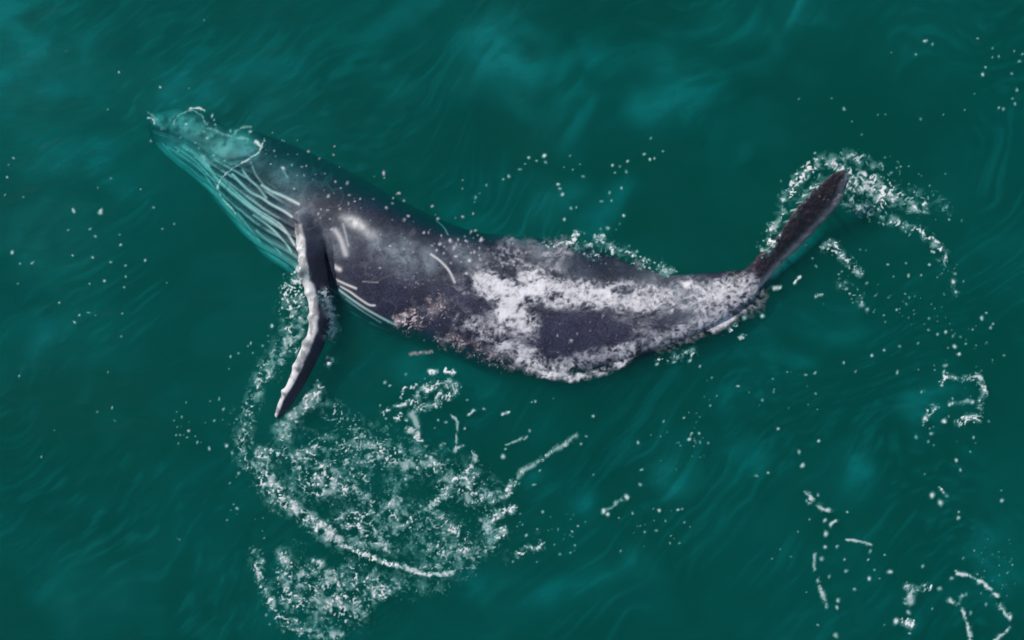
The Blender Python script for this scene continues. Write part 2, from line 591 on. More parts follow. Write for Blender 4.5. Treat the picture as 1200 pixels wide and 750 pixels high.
    for (bx, by, rx, ry, s_, kind) in [(418, 262, 14, 6, .95, 0), (408, 258, 9, 5, .6, 0), (432, 272, 12, 6, .5, 0), (238, 190, 9, 7, .75, 0),
                                 (470, 298, 36, 18, .60, 1), (500, 305, 22, 15, .55, 1), (440, 283, 24, 11, .5, 1), (335, 208, 22, 15, .5, 1), (350, 240, 30, 16, .45, 1), (395, 285, 22, 26, .42, 1),
                                 (286, 174, 24, 13, .85, 1), (218, 146, 38, 18, .62, 2), (256, 172, 38, 20, .60, 2), (186, 140, 13, 9, .7, 2), (286, 166, 24, 12, .5, 2), (218, 185, 36, 9, .5, 2), (205, 172, 20, 12, .9, 1), (545, 300, 26, 14, .4, 1), (290, 235, 30, 14, .35, 1),
                                 (640, 300, 60, 12, .30, 1), (800, 350, 60, 26, .4, 1)]:
        dx, dy = px - bx, py - by
        ca, sa = math.cos(math.radians(28)), math.sin(math.radians(28))
        q = ((dx * ca + dy * sa) / rx) ** 2 + ((-dx * sa + dy * ca) / ry) ** 2
        if kind == 2:
            edge_j = 1 - smooth(-3, 5, (px - np.interp(py, [150, 168, 185, 198, 209, 222, 250], [300, 306, 288, 272, 260, 257, 275])))
            pale = np.maximum(pale, s_ * np.exp(-q) * (0.35 + 1.1 * (fbm(PX / 11, PY / 11, 29, 4) - 0.15)) * body * edge_j)
        elif kind:
            milk = np.maximum(milk, s_ * np.exp(-q) * (0.55 + 0.9 * (fbm(PX / 14, PY / 14, 27, 4) - 0.2)) * body)
        else:
            pale = np.maximum(pale, s_ * np.exp(-q) * (0.35 + 1.1 * fbm(PX / 5, PY / 5, 21, 3)) * body)
    milk *= up
    scr = 1 - smooth(0.0, 0.045, np.abs(fbm(PX / 26 + PY / 80, PY / 26, 31, 3) - 0.5))
    pale = np.maximum(pale, 0.05 * scr * body * smooth(0.35, 0.6, fbm(PX / 50, PY / 50, 8, 2)))
    pale *= np.where(body, up, 1.0)
    # flipper: white leading edge, dark trailing side with white patches
    edge = np.interp(py, [246, 260, 280, 305, 322, 341, 366, 390, 416, 446, 472, 488], [352, 347, 350, 351, 352, 359, 363, 361, 352, 339, 326, 321])
    wide = np.interp(py, [250, 300, 345, 390, 440, 490], [6, 8, 12, 11, 8, 3.5])
    lead = 1 - smooth(0.72, 1.15, (px - edge) / wide + 0.35 * (fbm(PX / 9, PY / 9, 12, 3) - 0.5))
    lead = lead * (1 - 0.75 * np.exp(-((px - 353) ** 2 + (py - 322) ** 2) / 42.0)) * (1 - 0.6 * np.exp(-((px - 360) ** 2 + (py - 402) ** 2) / 40.0))
    lead *= (0.08 + 0.92 * smooth(254, 292, py + 6 * (fbm(PX / 6, PY / 6, 17, 3) - 0.5))) * (0.45 + 0.55 * smooth(0.36, 0.55, fbm(PX / 5, PY / 8, 13, 3)))
    patch = 0.85 * smooth(0.50, 0.62, fbm(PX / 6, PY / 9, 14, 3)) * np.exp(-(seg_dist(px, py, [(382, 345), (388, 362), (391, 378), (387, 392)]) / 6.5) ** 2)
    pale = np.where(on_flip, np.maximum(np.maximum(0.95 * lead, patch * rootw), pale * (1 - rootw)), pale)
    milk = np.where(on_flip, milk * (1 - rootw), milk)
    # tail: rim light painted pale on the trailing edge, pale underside on the drowned lobe
    rim = np.exp(-(seg_dist(px, py, [(880, 344), (895, 330), (913, 308), (936, 285), (958, 262), (981, 236), (993, 206)]) / 3.6) ** 2)
    pale = np.where(on_fluke, 0.45 * rim * (0.5 + fbm(PX / 6, PY / 6, 4, 2)), pale)
    pale = np.where(low_fluke, (0.25 + 0.75 * fbm(PX / 9, PY / 9, 23, 4)) * smooth(884, 925, px), pale)
    warm = np.where(on_fluke, smooth(870, 895, px) * 0.9, 0.0)
    flank = smooth(0.72, 0.22, np.abs(v + 0.36)) * smooth(6.5, 9.5, u) * (0.75 + 0.5 * (fbm(PX / 70, PY / 70, 41, 3) - 0.5)) + 0.16 * smooth(4, 7, u)
    flank = np.where(on_flip, np.clip(flank, 0, 1) * (1 - rootw) + 0.7 * rootw, np.where(body, np.clip(flank, 0, 1), 0.5))

    me2.vertices.foreach_set("co", co.astype(np.float32).ravel())
    for an, av in (("milk", milk), ("pale", pale), ("warm", warm), ("flank", flank)):
        at = me2.attributes.new(an, 'FLOAT', 'POINT')
        at.data.foreach_set("value", np.clip(av, 0, 1).astype(np.float32))
    me2.polygons.foreach_set("use_smooth", np.ones(len(me2.polygons), dtype=bool))
    me2.materials.clear()
    me2.materials.append(SKIN)
    me2.update()
    ob = bpy.data.objects.new("humpback_whale", me2)
    sc.collection.objects.link(ob)
    ob["label"] = "dark humpback whale lying on its side at the surface with white edged flipper"
    ob["category"] = "whale"
    tris = []
    me2.calc_loop_triangles()
    tv = np.empty(len(me2.loop_triangles) * 3, dtype=np.int32)
    me2.loop_triangles.foreach_get("vertices", tv)
    bvh = BVHTree.FromPolygons([tuple(c) for c in co], tv.reshape(-1, 3).tolist())
    return ob, bvh


whale, whale_bvh = build_whale()
DOWN = Vector((0, 0, -1))


def top_z(x, y, px, py, z0):
    """height of whatever lies on top at each point: the water or the whale"""
    z = z0.copy()
    near = np.nonzero((px > 165) & (px < 1005) & (py > 115) & (py < 500))[0]
    for i in near:
        hit = whale_bvh.ray_cast(Vector((x[i], y[i], 3.0)), DOWN)
        if hit[0] is not None and hit[0].z > z[i]:
            z[i] = hit[0].z
    return z


# ------------------------------------------------------------------ foam
def lace(px, py, seed, size):
    """rank-normalised lacy noise in 0..1: thin curls and flecks"""
    wx = px + 7 * (fbm(px / 17, py / 17, seed + 50, 3) - 0.5) * 2
    wy = py + 7 * (fbm(px / 17 + 40, py / 17, seed + 60, 3) - 0.5) * 2
    f1, f2 = worley(wx / (size * 1.9), wy / (size * 1.9), seed)
    cell = 1 - np.clip((f2 - f1) * 1.6, 0, 1)
    g1, g2 = worley(wx / (size * 0.85), wy / (size * 0.85), seed + 5)
    cell2 = 1 - np.clip((g2 - g1) * 1.6, 0, 1)
    ridge = 1 - np.abs(2 * fbm(wx / size, wy / size, seed + 3, 3) - 1) * 1.6
    spk = fbm(px / (size * 0.45), py / (size * 0.45), seed + 9, 3)
    n = 0.32 * cell + 0.24 * cell2 + 0.36 * ridge + 0.60 * spk
    return n


def rank(n):
    q = np.quantile(n, np.linspace(0, 1, 257))
    return np.interp(n, q, np.linspace(0, 1, 257))


def foam(label, strokes=(), spots=(), areas=(), bare=(), seed=1, size=7.0, mat=None, step=0.85, soft=0.30, thick=0.007, z_off=0.006, drape=True,
         name="foam", category="foam", film=0.48, dk=0.72, wk=1.3, streak=False):
    """strokes (points, width, density[, lace 0..1]); spots (x, y, radius); areas (polygon, density, feather)"""
    allp = [p for s in strokes for p in s[0]] + [(s[0], s[1]) for s in spots] + [p for a in areas for p in a[0]]
    allp = np.array(allp, dtype=float)
    pad = 60
    x0, y0 = allp.min(0) - pad
    x1, y1 = allp.max(0) + pad
    gx = np.arange(x0, x1, step)
    gy = np.arange(y0, y1, step)
    GX, GY = np.meshgrid(gx, gy, indexing='ij')
    wx = GX + 5 * (fbm(GX / 11, GY / 11, seed + 150, 3) - 0.5)
    wy = GY + 5 * (fbm(GX / 11 + 9, GY / 11, seed + 160, 3) - 0.5)
    F = np.zeros_like(GX)
    S = np.zeros_like(GX)
    for s in strokes:
        pts, w, d = s[0], s[1], s[2]
        lc = s[3] if len(s) > 3 else 1.0
        cp = [tuple(p) for p in curve(pts, 5)] if len(pts) > 2 else list(pts)
        a = np.array(cp)
        m = 3.2 * w + 6
        ix0, ix1 = np.searchsorted(gx, [a[:, 0].min() - m, a[:, 0].max() + m])
        iy0, iy1 = np.searchsorted(gy, [a[:, 1].min() - m, a[:, 1].max() + m])
        sl = (slice(ix0, ix1), slice(iy0, iy1))
        dist = seg_dist(wx[sl], wy[sl], cp)
        F[sl] = np.maximum(F[sl], lc * d * dk * np.exp(-(dist / (w * wk)) ** 2))
        if lc < 1:
            S[sl] = np.maximum(S[sl], (1 - lc) * d * np.exp(-(dist / w) ** 2) * smooth(0.42, 0.78, fbm(wx[sl] / 4.2, wy[sl] / 4.2, seed + 5, 4, 0.65) * 0.95 + 0.30 * np.exp(-(dist / w) ** 2) - 0.06) * 1.1)
    for poly, d, fe in areas:
        P = np.array(poly, dtype=float)
        inside = np.zeros(GX.shape, dtype=bool)
        j = len(P) - 1
        for i in range(len(P)):
            xi, yi, xj, yj = *P[i], *P[j]
            inside ^= ((yi > GY) != (yj > GY)) & (GX < (xj - xi) * (GY - yi) / (yj - yi + 1e-9) + xi)
            j = i
        ed = seg_dist(wx, wy, [tuple(p) for p in P] + [tuple(P[0])])
        k = np.where(inside, 1 - 0.5 * np.exp(-(ed / fe) ** 2), 0.5 * np.exp(-(ed / fe) ** 2))
        k = k * (0.35 + 1.3 * smooth(0.3, 0.7, fbm(GX / 38, GY / 38, seed + 200, 3)))
        F = np.maximum(F, d * k)
    for bx, by, rx, ry, ang, s_ in bare:
        ca, sa = math.cos(math.radians(ang)), math.sin(math.radians(ang))
        dx, dy = wx - bx, wy - by
        q = ((dx * ca + dy * sa) / rx) ** 2 + ((-dx * sa + dy * ca) / ry) ** 2
        F *= 1 - s_ * np.exp(-q ** 1.15)
    if streak:
        sx = wx + 9 * (fbm(GX / 22, GY / 22, seed + 71, 3) - 0.5)
        sy = wy + 16 * (fbm(GX / 26, GY / 26, seed + 73, 3) - 0.5)
        fil = 1 - np.abs(2 * fbm(sx / 9, sy / 6, seed + 41, 3, 0.6) - 1) * 1.7
        fn = 0.42 * fbm(sx / 13, sy / 8, seed + 42, 4, 0.6) + 0.20 * fil + 0.38 * fbm(wx / 3.4, wy / 3.4, seed + 43, 3, 0.65)
        fn = 0.5 + 1.5 * (fn - 0.5)
        low = fbm(sx / 26, sy / 15, seed + 44, 3)
        F = F * (0.50 + 0.62 * smooth(0.32, 0.66, low))
    else:
        fn = fbm(wx / 8 + 0.25 * np.sin(wy / 9), wy / 8, seed + 41, 5, 0.62)
    n = rank(lace(GX, GY, seed, size))
    C = smooth(0, soft, n - (1 - F)) * smooth(0.0, 0.06, F)
    C *= 0.42 + 0.58 * smooth(0.3, 0.65, fbm(GX / 14, GY / 14, seed + 33, 3))
    Cf = film * smooth(0.20 if streak else 0.34, 0.95 if streak else 0.84, 1.15 * fn + 0.38 * np.clip(F, 0, 1) - 0.20) * smooth(0.02, 0.45, F)
    C = C + (1 - C) * Cf
    C = np.maximum(C, np.clip(S, 0, 1))
    for sx, sy, r in spots:
        ix0, ix1 = np.searchsorted(gx, [sx - 3 * r, sx + 3 * r])
        iy0, iy1 = np.searchsorted(gy, [sy - 3 * r, sy + 3 * r])
        sl = (slice(ix0, ix1), slice(iy0, iy1))
        C[sl] = np.maximum(C[sl], min(1.0, 0.18 + 0.25 * r) * rng.uniform(.45, 1.0) * np.exp(-((np.hypot(wx[sl] - sx, (wy[sl] - sy) * rng.uniform(.8, 1.25))) / (0.72 * r)) ** 2.4))
    C = np.clip(C, 0, 1)
    C[C < 0.02] = 0
    nx, ny = C.shape
    keep = (C[:-1, :-1] + C[1:, :-1] + C[1:, 1:] + C[:-1, 1:]) > 0
    idx = np.arange(nx * ny).reshape(nx, ny)
    q = np.stack([idx[:-1, 1:], idx[1:, 1:], idx[1:, :-1], idx[:-1, :-1]], -1)[keep]
    used, inv = np.unique(q.ravel(), return_inverse=True)
    q = inv.reshape(-1, 4)
    pxs, pys, c = GX.ravel()[used], GY.ravel()[used], C.ravel()[used]
    x, y = to_world(pxs, pys)
    z = water_z(x, y)
    if drape:
        z = top_z(x, y, pxs, pys, z)
    z = z + z_off + thick * c * (0.5 + fbm(pxs / 3, pys / 3, seed + 8, 2))
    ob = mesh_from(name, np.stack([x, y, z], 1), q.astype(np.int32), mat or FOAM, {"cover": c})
    ob["kind"] = "stuff"
    ob["label"] = label
    ob["category"] = category
    return ob


def scatter(region, n, r0, r1, seed):
    """random flecks inside a polygon box list [(x0,y0,x1,y1)]"""
    g = np.random.default_rng(seed)
    out = []
    for i in range(n):
        x0, y0, x1, y1 = region[g.integers(len(region))]
        out.append((g.uniform(x0, x1), g.uniform(y0, y1), r0 + (r1 - r0) * g.random() ** 2))
    return out


# white water streaming over the hind back
foam("white wash churning over the dark hind back of the whale",
     strokes=[([(590, 372), (606, 350), (630, 336)], 20, 1.1), ([(572, 332), (600, 345), (630, 340), (660, 345), (700, 348), (720, 352)], 17, .95),
              ([(598, 352), (612, 372), (622, 384)], 15, .9), ([(560, 385), (590, 378), (606, 392)], 15, .55),
              ([(545, 370), (575, 405), (600, 408)], 12, .42),
              ([(590, 404), (625, 420), (660, 424), (700, 420), (735, 410), (765, 396), (790, 390)], 12, .62),
              ([(640, 438), (670, 441), (700, 437), (730, 426)], 5, .8), ([(620, 434), (640, 440)], 5, .5),
              ([(720, 352), (755, 355), (790, 358), (830, 352), (868, 345)], 24, .66), ([(750, 385), (790, 385), (825, 375), (858, 360)], 13, .55),
              ([(760, 340), (800, 338), (840, 332)], 9, .5), ([(835, 385), (858, 371)], 6, .55)],
     areas=[([(560, 290), (600, 284), (660, 284), (720, 300), (770, 322), (760, 335), (700, 330), (620, 322), (560, 322)], .26, 12),
            ([(535, 320), (560, 310), (590, 330), (600, 400), (545, 400), (525, 350)], .22, 14),
            ([(700, 335), (860, 330), (870, 360), (800, 400), (700, 420)], .26, 14)],
     bare=[(668, 384, 52, 21, -4, .80), (790, 374, 32, 9, -14, .55), (725, 318, 44, 9, 10, .6), (565, 300, 34, 12, 8, .5), (735, 370, 22, 12, 0, .4), (640, 305, 50, 8, 4, .45)],
     spots=[(668, 400, 2.5), (654, 393, 1.6), (675, 392, 1.5), (690, 378, 1.5)],
     seed=3, size=7.5, mat=WASH, soft=0.95, thick=0.006, film=0.80, dk=1.0, wk=1.0, streak=True)
foam("broken foam flecks along the upper edge of the whale's back",
     strokes=[([(668, 283), (676, 273)], 3, .8), ([(690, 285), (706, 284), (722, 293), (742, 303), (762, 312), (785, 319)], 7, .50), ([(700, 276), (712, 280)], 4, .6),
              ([(640, 286), (670, 290), (700, 300)], 7, .35)],
     spots=[(712, 267, 2.4), (727, 262, 1.5), (731, 252, 2.8), (705, 269, 1.6), (684, 274, 1.8), (737, 289, 2.2), (745, 295, 2.4), (755, 303, 2), (772, 312, 2), (785, 316, 2),
            (660, 257, 2.4), (660, 275, 1.6), (722, 268, 1.5)], seed=7, size=6)
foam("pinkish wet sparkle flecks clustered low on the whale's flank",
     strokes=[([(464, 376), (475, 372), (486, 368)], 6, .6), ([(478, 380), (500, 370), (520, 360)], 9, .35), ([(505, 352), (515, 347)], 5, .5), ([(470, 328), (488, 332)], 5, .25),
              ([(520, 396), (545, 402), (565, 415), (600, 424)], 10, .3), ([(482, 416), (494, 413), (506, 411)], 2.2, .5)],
     seed=9, size=5, mat=foam_material("painted_glint_foam", (0.70, 0.58, 0.60), 0.35), soft=.32)  # pinkish colour stands in for light glinting on wet skin
foam("tiny white drops and painted glints sprinkled over the whale's dark shoulder, back and tail",
     spots=scatter([(395, 200, 470, 260), (440, 225, 520, 290), (480, 250, 560, 300), (520, 270, 570, 330), (330, 170, 400, 210), (360, 220, 440, 270)], 90, 1.0, 2.4, 4)
     + scatter([(430, 270, 600, 330), (470, 320, 600, 400), (560, 285, 720, 330)], 170, 0.7, 2.0, 21) + scatter([(600, 350, 860, 400), (560, 400, 700, 436), (700, 330, 860, 370)], 120, 0.7, 1.7, 24) + scatter([(905, 240, 960, 300), (880, 300, 915, 325), (950, 215, 980, 240)], 26, 0.8, 1.6, 22)
     + [(394, 214, 1.8), (400, 221, 1.8), (381, 203, 1.6), (361, 178, 2.4), (475, 257, 2.2), (552, 271, 2), (557, 271, 2), (527, 283, 3), (532, 290, 3), (535, 300, 2.6), (550, 305, 3),
        (546, 320, 2.6), (556, 296, 2.4), (564, 281, 2.6), (536, 281, 2), (548, 283, 2)], seed=12, mat=WASH)  # most white spots paint glints of wet skin, some are drops
# head
foam("thin foam ripples curling over the submerged teal head",
     strokes=[([(308, 168), (302, 179), (288, 189), (272, 198), (260, 208), (256, 220), (262, 234), (276, 251)], 1.3, .62, 0.0),
              ([(203, 146), (208, 137), (218, 132), (228, 131), (238, 138), (244, 149)], 1.5, .4, 0.1), ([(224, 128), (232, 127), (239, 129)], 2.2, .9, .2),
              ([(244, 149), (258, 156), (276, 160), (290, 164)], 2.2, .45, .3), ([(272, 160), (282, 151), (294, 149)], 2.0, .5, .4),
              ([(174, 137), (178, 138), (182, 143)], 1.6, .75, .2), ([(300, 167), (306, 171)], 2.4, .9, .2), ([(176, 131), (184, 140), (192, 150)], 2.4, .4, .3),
              ([(250, 190), (262, 178), (272, 162)], 4, .22, .3), ([(238, 183), (244, 194)], 4.5, .5, .4)],
     spots=[(243, 161, 2.4), (292, 155, 2.8), (270, 153, 2.6), (250, 182, 2.2), (242, 150, 1.8), (219, 145, 2), (238, 154, 1.8), (211, 161, 1.5), (232, 173, 1.8), (263, 189, 1.8), (265, 178, 1.5),
            (220, 177, 1.5), (248, 136, 2), (251, 140, 1.8), (253, 146, 1.8), (317, 192, 2), (330, 165, 1.6), (342, 193, 1.4), (310, 165, 1.8), (322, 177, 1.6), (345, 222, 2), (320, 155, 1.3)]
     + scatter([(205, 130, 260, 180), (280, 150, 350, 200)], 22, 0.9, 1.6, 8), seed=15, size=6, z_off=0.004)
# flipper
foam("lacy bubbles trailing along the white leading edge of the flipper",
     strokes=[([(349, 322), (342, 345), (338, 362), (346, 378), (338, 396), (330, 412), (318, 428)], 12, .52), ([(340, 330), (338, 345)], 6, .4), ([(352, 345), (352, 380), (346, 410)], 8, .45), ([(381, 344), (387, 358), (392, 374), (388, 394)], 5, .75)],
     spots=[(318, 381, 2.4), (290, 405, 1.8), (294, 402, 1.8), (270, 419, 2), (280, 415, 1.8), (307, 404, 1.8), (314, 394, 1.6), (268, 432, 1.5), (296, 413, 1.6)], seed=18, size=6, drape=True)
foam("bright burst of foam where the flipper tip enters the water",
     strokes=[([(328, 511), (338, 497), (350, 482), (362, 468), (372, 455)], 8.5, .92, .7), ([(326, 505), (334, 512)], 8, .95, .6), ([(380, 428), (386, 422)], 4, .8)],
     seed=22, size=7, soft=.45, thick=.012)
foam("wide swirl of lacy foam in the wake of the flipper",
     strokes=[([(318, 428), (305, 445), (296, 468), (289, 494), (283, 520), (287, 538), (300, 547)], 8.5, .46),
              ([(305, 534), (319, 568), (345, 596), (367, 613), (398, 635)], 9.5, .60), ([(398, 635), (424, 649), (464, 662), (499, 672), (530, 672)], 2.8, 1.0, .95),
              ([(300, 648), (304, 672), (317, 704), (335, 727), (364, 740), (398, 744)], 7, .50), ([(340, 702), (372, 706), (398, 698)], 14, .48), ([(350, 675), (372, 662)], 9, .5),
              ([(385, 478), (412, 500), (442, 520), (472, 535), (520, 545), (548, 562)], 13, .34), ([(372, 555), (382, 565), (398, 572)], 12, .55), ([(310, 560), (330, 585)], 14, .5),
              ([(332, 650), (342, 668)], 8, .5), ([(400, 610), (430, 625), (455, 640)], 12, .5), ([(445, 600), (490, 610), (535, 620)], 14, .42), ([(320, 530), (350, 535), (380, 520)], 10, .45),
              ([(500, 640), (540, 650), (570, 640)], 12, .4)],
     areas=[([(300, 530), (335, 515), (385, 485), (440, 500), (500, 525), (560, 545), (610, 590), (625, 630), (590, 655), (540, 676), (470, 672), (400, 645), (340, 600)], .20, 12),
            ([(330, 610), (400, 645), (480, 675), (520, 690), (470, 705), (420, 735), (370, 735), (320, 700), (308, 655)], .20, 12),
            ([(262, 470), (285, 470), (290, 600), (270, 600)], .08, 8), ([(455, 715), (480, 715), (480, 738), (450, 738)], .2, 6)],
     spots=scatter([(265, 470, 300, 610), (205, 465, 270, 530), (300, 600, 480, 740), (540, 560, 640, 660)], 70, 1.0, 2.6, 5)
     + [(207, 511, 1.5), (219, 470, 1.6), (231, 519, 2), (214, 489, 1.5), (211, 632, 1.4), (265, 522, 3), (277, 492, 2), (277, 596, 2), (246, 470, 2), (257, 468, 1.8), (268, 566, 1.6)],
     seed=25, size=5.0, soft=.36, film=.62)
foam("hooked patch of white foam just below the whale's belly",
     strokes=[([(488, 512), (488, 494), (483, 484), (494, 477), (515, 473)], 4.2, .98, .5), ([(489, 467), (503, 455), (516, 449), (530, 450), (533, 457), (524, 465)], 5, .72),
              ([(450, 484), (462, 478), (472, 474), (484, 470)], 3.2, .7), ([(465, 491), (470, 487), (476, 492)], 3, .7), ([(478, 503), (489, 506), (491, 517)], 4, .75), ([(513, 468), (516, 460)], 3, .8),
              ([(530, 486), (536, 499), (535, 518), (533, 529)], 2.0, .85, .3), ([(533, 529), (542, 522)], 2.6, .9, .3), ([(503, 434), (511, 436)], 2.5, .8), ([(522, 434), (532, 437)], 3, .8),
              ([(546, 487), (555, 482)], 2, .95, .2), ([(587, 485), (596, 482)], 2, .95, .2), ([(593, 521), (603, 518), (617, 512)], 1.8, .8, .4), ([(470, 465), (476, 456), (490, 451)], 2.2, .6),
              ([(514, 524), (522, 519)], 2, .7), ([(555, 529), (557, 540), (548, 553), (530, 565)], 2.6, .8), ([(506, 537), (510, 542)], 2.6, .9)],
     spots=[(567, 480, 2.8), (621, 505, 2.4), (451, 448, 2.6), (457, 452, 2), (477, 438, 2), (497, 444, 1.8), (514, 493, 2), (523, 495, 2), (509, 502, 1.6), (545, 502, 2), (500, 534, 3), (525, 540, 2.6), (499, 523, 2.4),
            (626, 471, 2), (548, 469, 1.8), (446, 474, 1.8), (453, 491, 2), (590, 535, 3), (592, 527, 1.8)], seed=29, size=5)
foam("slanting chain of foam drawn out below the whale's middle",
     strokes=[([(675, 511), (655, 525), (634, 538), (612, 552)], 3.4, .88, .5), ([(612, 552), (600, 566), (592, 582), (568, 588)], 4, .6), ([(600, 597), (585, 602), (575, 612), (571, 622)], 4.5, .75),
              ([(590, 622), (576, 634)], 4, .7), ([(606, 650), (622, 642), (636, 640)], 4, .6), ([(505, 592), (524, 580)], 3, .8), ([(560, 585), (585, 575)], 3, .5)],
     spots=[(695, 487, 2.6), (682, 520, 2.2), (688, 512, 2), (632, 552, 2.2), (625, 568, 1.8), (636, 600, 1.6), (670, 622, 1.8), (672, 640, 2), (655, 648, 1.6), (668, 648, 1.8), (646, 605, 1.4), (622, 470, 1.6),
            (748, 519, 2), (752, 551, 2), (778, 494, 2), (696, 556, 1.5), (648, 466, 1.4)] + scatter([(600, 600, 680, 660)], 24, 0.9, 1.9, 6), seed=33, size=5)
foam("short row of bright foam dabs in open water below the whale",
     strokes=[([(705, 600), (714, 595), (722, 590), (735, 581)], 2.4, .75, .5)],
     spots=[(721, 590, 4.2), (734, 582, 3.8), (707, 599, 3.6), (712, 602, 2.6), (750, 568, 3), (753, 550, 1.8), (727, 607, 1.4), (686, 611, 1.5)] , seed=36, size=5)
foam("loose foam flecks and painted glints scattered in the ripples right of the belly",
     spots=scatter([(740, 590, 810, 645), (755, 500, 830, 560), (800, 470, 850, 520), (810, 440, 880, 470), (880, 430, 960, 480)], 62, 1.0, 2.3, 10)
     + [(773, 598, 2.5), (769, 622, 2.6), (755, 624, 2), (727, 645, 1.8), (808, 514, 2.6), (820, 508, 2), (795, 598, 2.2), (832, 476, 2), (873, 371, 3), (893, 370, 3), (820, 430, 2.4), (808, 423, 2.6), (790, 425, 3), (770, 428, 2.6),
        (940, 545, 3.2), (938, 530, 2.6), (961, 518, 2.4), (912, 503, 2.4), (886, 557, 2.2), (900, 553, 2)],
     strokes=[([(772, 420), (790, 418), (812, 412)], 5, .5), ([(905, 338), (914, 337)], 2.2, .9, .3), ([(855, 385), (862, 380)], 3, .6), ([(955, 348), (963, 345)], 2, .9, .3), ([(866, 396), (874, 392)], 2, .8)], seed=39, size=5)  # short bright dabs are glints on the water painted as foam
# tail
foam("ring of foam thrown up around the raised tail fluke, with a painted glint",
     strokes=[([(896, 292), (903, 274), (915, 250), (925, 228), (938, 207), (955, 193), (970, 188), (985, 195)], 7, .56), ([(1000, 212), (1012, 213), (1026, 221), (1040, 227)], 13, .80),
              ([(992, 226), (1002, 240), (1022, 246)], 9, .55), ([(1040, 228), (1060, 237), (1080, 243)], 9, .50), ([(1070, 225), (1095, 232), (1110, 246)], 8, .30),
              ([(1034, 254), (1056, 262), (1076, 270), (1091, 281), (1101, 294), (1106, 306)], 6, .56), ([(1108, 312), (1119, 340)], 8, .22), ([(990, 182), (1010, 190), (1030, 200)], 9, .38),
              ([(938, 324), (932, 331)], 2.4, .98, .2), ([(925, 252), (945, 225), (962, 205)], 5, .3)],  # brightest short dab paints a glint beside the fluke
     spots=[(985, 179, 2), (1003, 180, 2.2), (1035, 190, 1.8), (1065, 195, 1.6), (1112, 258, 2.2), (1115, 330, 3), (1120, 341, 2.6), (1118, 320, 2.6), (954, 180, 2), (915, 213, 1.8), (1090, 309, 2.6), (1128, 258, 1.6), (890, 302, 1.8), (1129, 330, 1.6)]
     + scatter([(1040, 200, 1115, 260), (1040, 300, 1125, 350), (990, 175, 1060, 205)], 44, 1.0, 2.2, 12), seed=43, size=6.5, soft=.32)
foam("small curl of foam in open water right of the fluke",
     strokes=[([(965, 292), (974, 287), (984, 298), (996, 308), (1005, 318)], 5.5, .55), ([(985, 333), (1003, 345), (1013, 362)], 7, .3)],
     spots=[(1015, 331, 2.2), (1026, 347, 2), (984, 334, 2), (952, 303, 1.8), (956, 312, 1.6), (1008, 292, 1.5), (1040, 311, 1.8), (1047, 325, 2), (1065, 322, 2), (1050, 362, 2), (1088, 372, 2), (1010, 358, 4), (1016, 364, 3), (1035, 370, 1.8), (1000, 355, 1.8)]
     + scatter([(950, 285, 1030, 375), (1030, 340, 1120, 380)], 40, .9, 1.9, 13), seed=46, size=5.5)
# right-hand side
foam("broken column of foam flecks at the far right of the water",
     strokes=[([(1104, 447), (1112, 441), (1125, 445), (1138, 443), (1146, 443), (1152, 456), (1148, 478)], 3.4, .62, 1.0), ([(1111, 472), (1140, 470)], 2.6, .55, .95, .9), ([(1125, 496), (1135, 490), (1146, 489)], 5, .62),
              ([(1100, 572), (1110, 583)], 1.8, .8, .6), ([(1084, 492), (1088, 484), (1096, 476)], 3.4, .6)],
     spots=[(1107, 429, 3.4), (1106, 436, 2.4), (1118, 406, 3), (1110, 409, 2.2), (1124, 414, 3), (1132, 402, 2), (1116, 472, 3.2), (1112, 473, 2.6), (1084, 491, 3.6), (1106, 493, 3.4), (1074, 512, 2.6), (1092, 509, 2.8), (1088, 518, 2), (1121, 539, 2.4),
            (1125, 552, 2), (1092, 580, 4), (1102, 590, 4), (1125, 601, 2), (1124, 608, 2.8), (1174, 588, 2.8), (1172, 576, 1.8), (1083, 556, 1.8), (1096, 433, 1.6), (1080, 459, 1.8), (1141, 512, 1.8), (1053, 407, 2.6), (1052, 436, 2.4), (1022, 417, 2.4), (1037, 411, 1.8),
            (988, 425, 2), (1003, 435, 2), (955, 462, 1.8), (943, 438, 1.8), (1177, 417, 2), (1163, 422, 1.5), (1163, 380, 2), (1150, 372, 3), (1155, 366, 2), (1160, 384, 2.2), (1140, 385, 1.8), (1117, 394, 2), (1107, 389, 2.4)]
     + scatter([(1075, 380, 1165, 530)], 46, .9, 2.0, 14), seed=50, size=5)
foam("wandering trail of foam blobs in the lower right water",
     strokes=[([(944, 576), (951, 582), (949, 588)], 3.2, .95, .3), ([(961, 593), (971, 598)], 4, .95, .3), ([(959, 680), (964, 695), (969, 712)], 3.2, .92, .3), ([(990, 633), (1000, 634), (1019, 638)], 2.2, .9, .3), ([(955, 650), (955, 668)], 2.4, .7, .3),
              ([(975, 616), (980, 610)], 2.4, .9, .3)],
     spots=[(967, 611, 3), (968, 625, 3.6), (967, 641, 3), (963, 654, 3), (981, 641, 2.6), (980, 642, 2), (1020, 646, 3), (991, 668, 2.6), (1018, 677, 3.2), (1024, 668, 2), (1042, 670, 3.4), (1001, 691, 2.6), (983, 703, 2.4), (980, 711, 2.8), (980, 745, 4), (992, 600, 2.2), (990, 655, 2),
            (1018, 655, 1.8), (1037, 651, 1.8), (936, 623, 1.6), (927, 652, 1.8), (948, 608, 1.8), (958, 579, 1.8), (959, 734, 1.6), (972, 676, 2), (1031, 677, 1.6), (914, 642, 1.3), (905, 655, 1.3), (946, 694, 1.4)], seed=54, size=5)
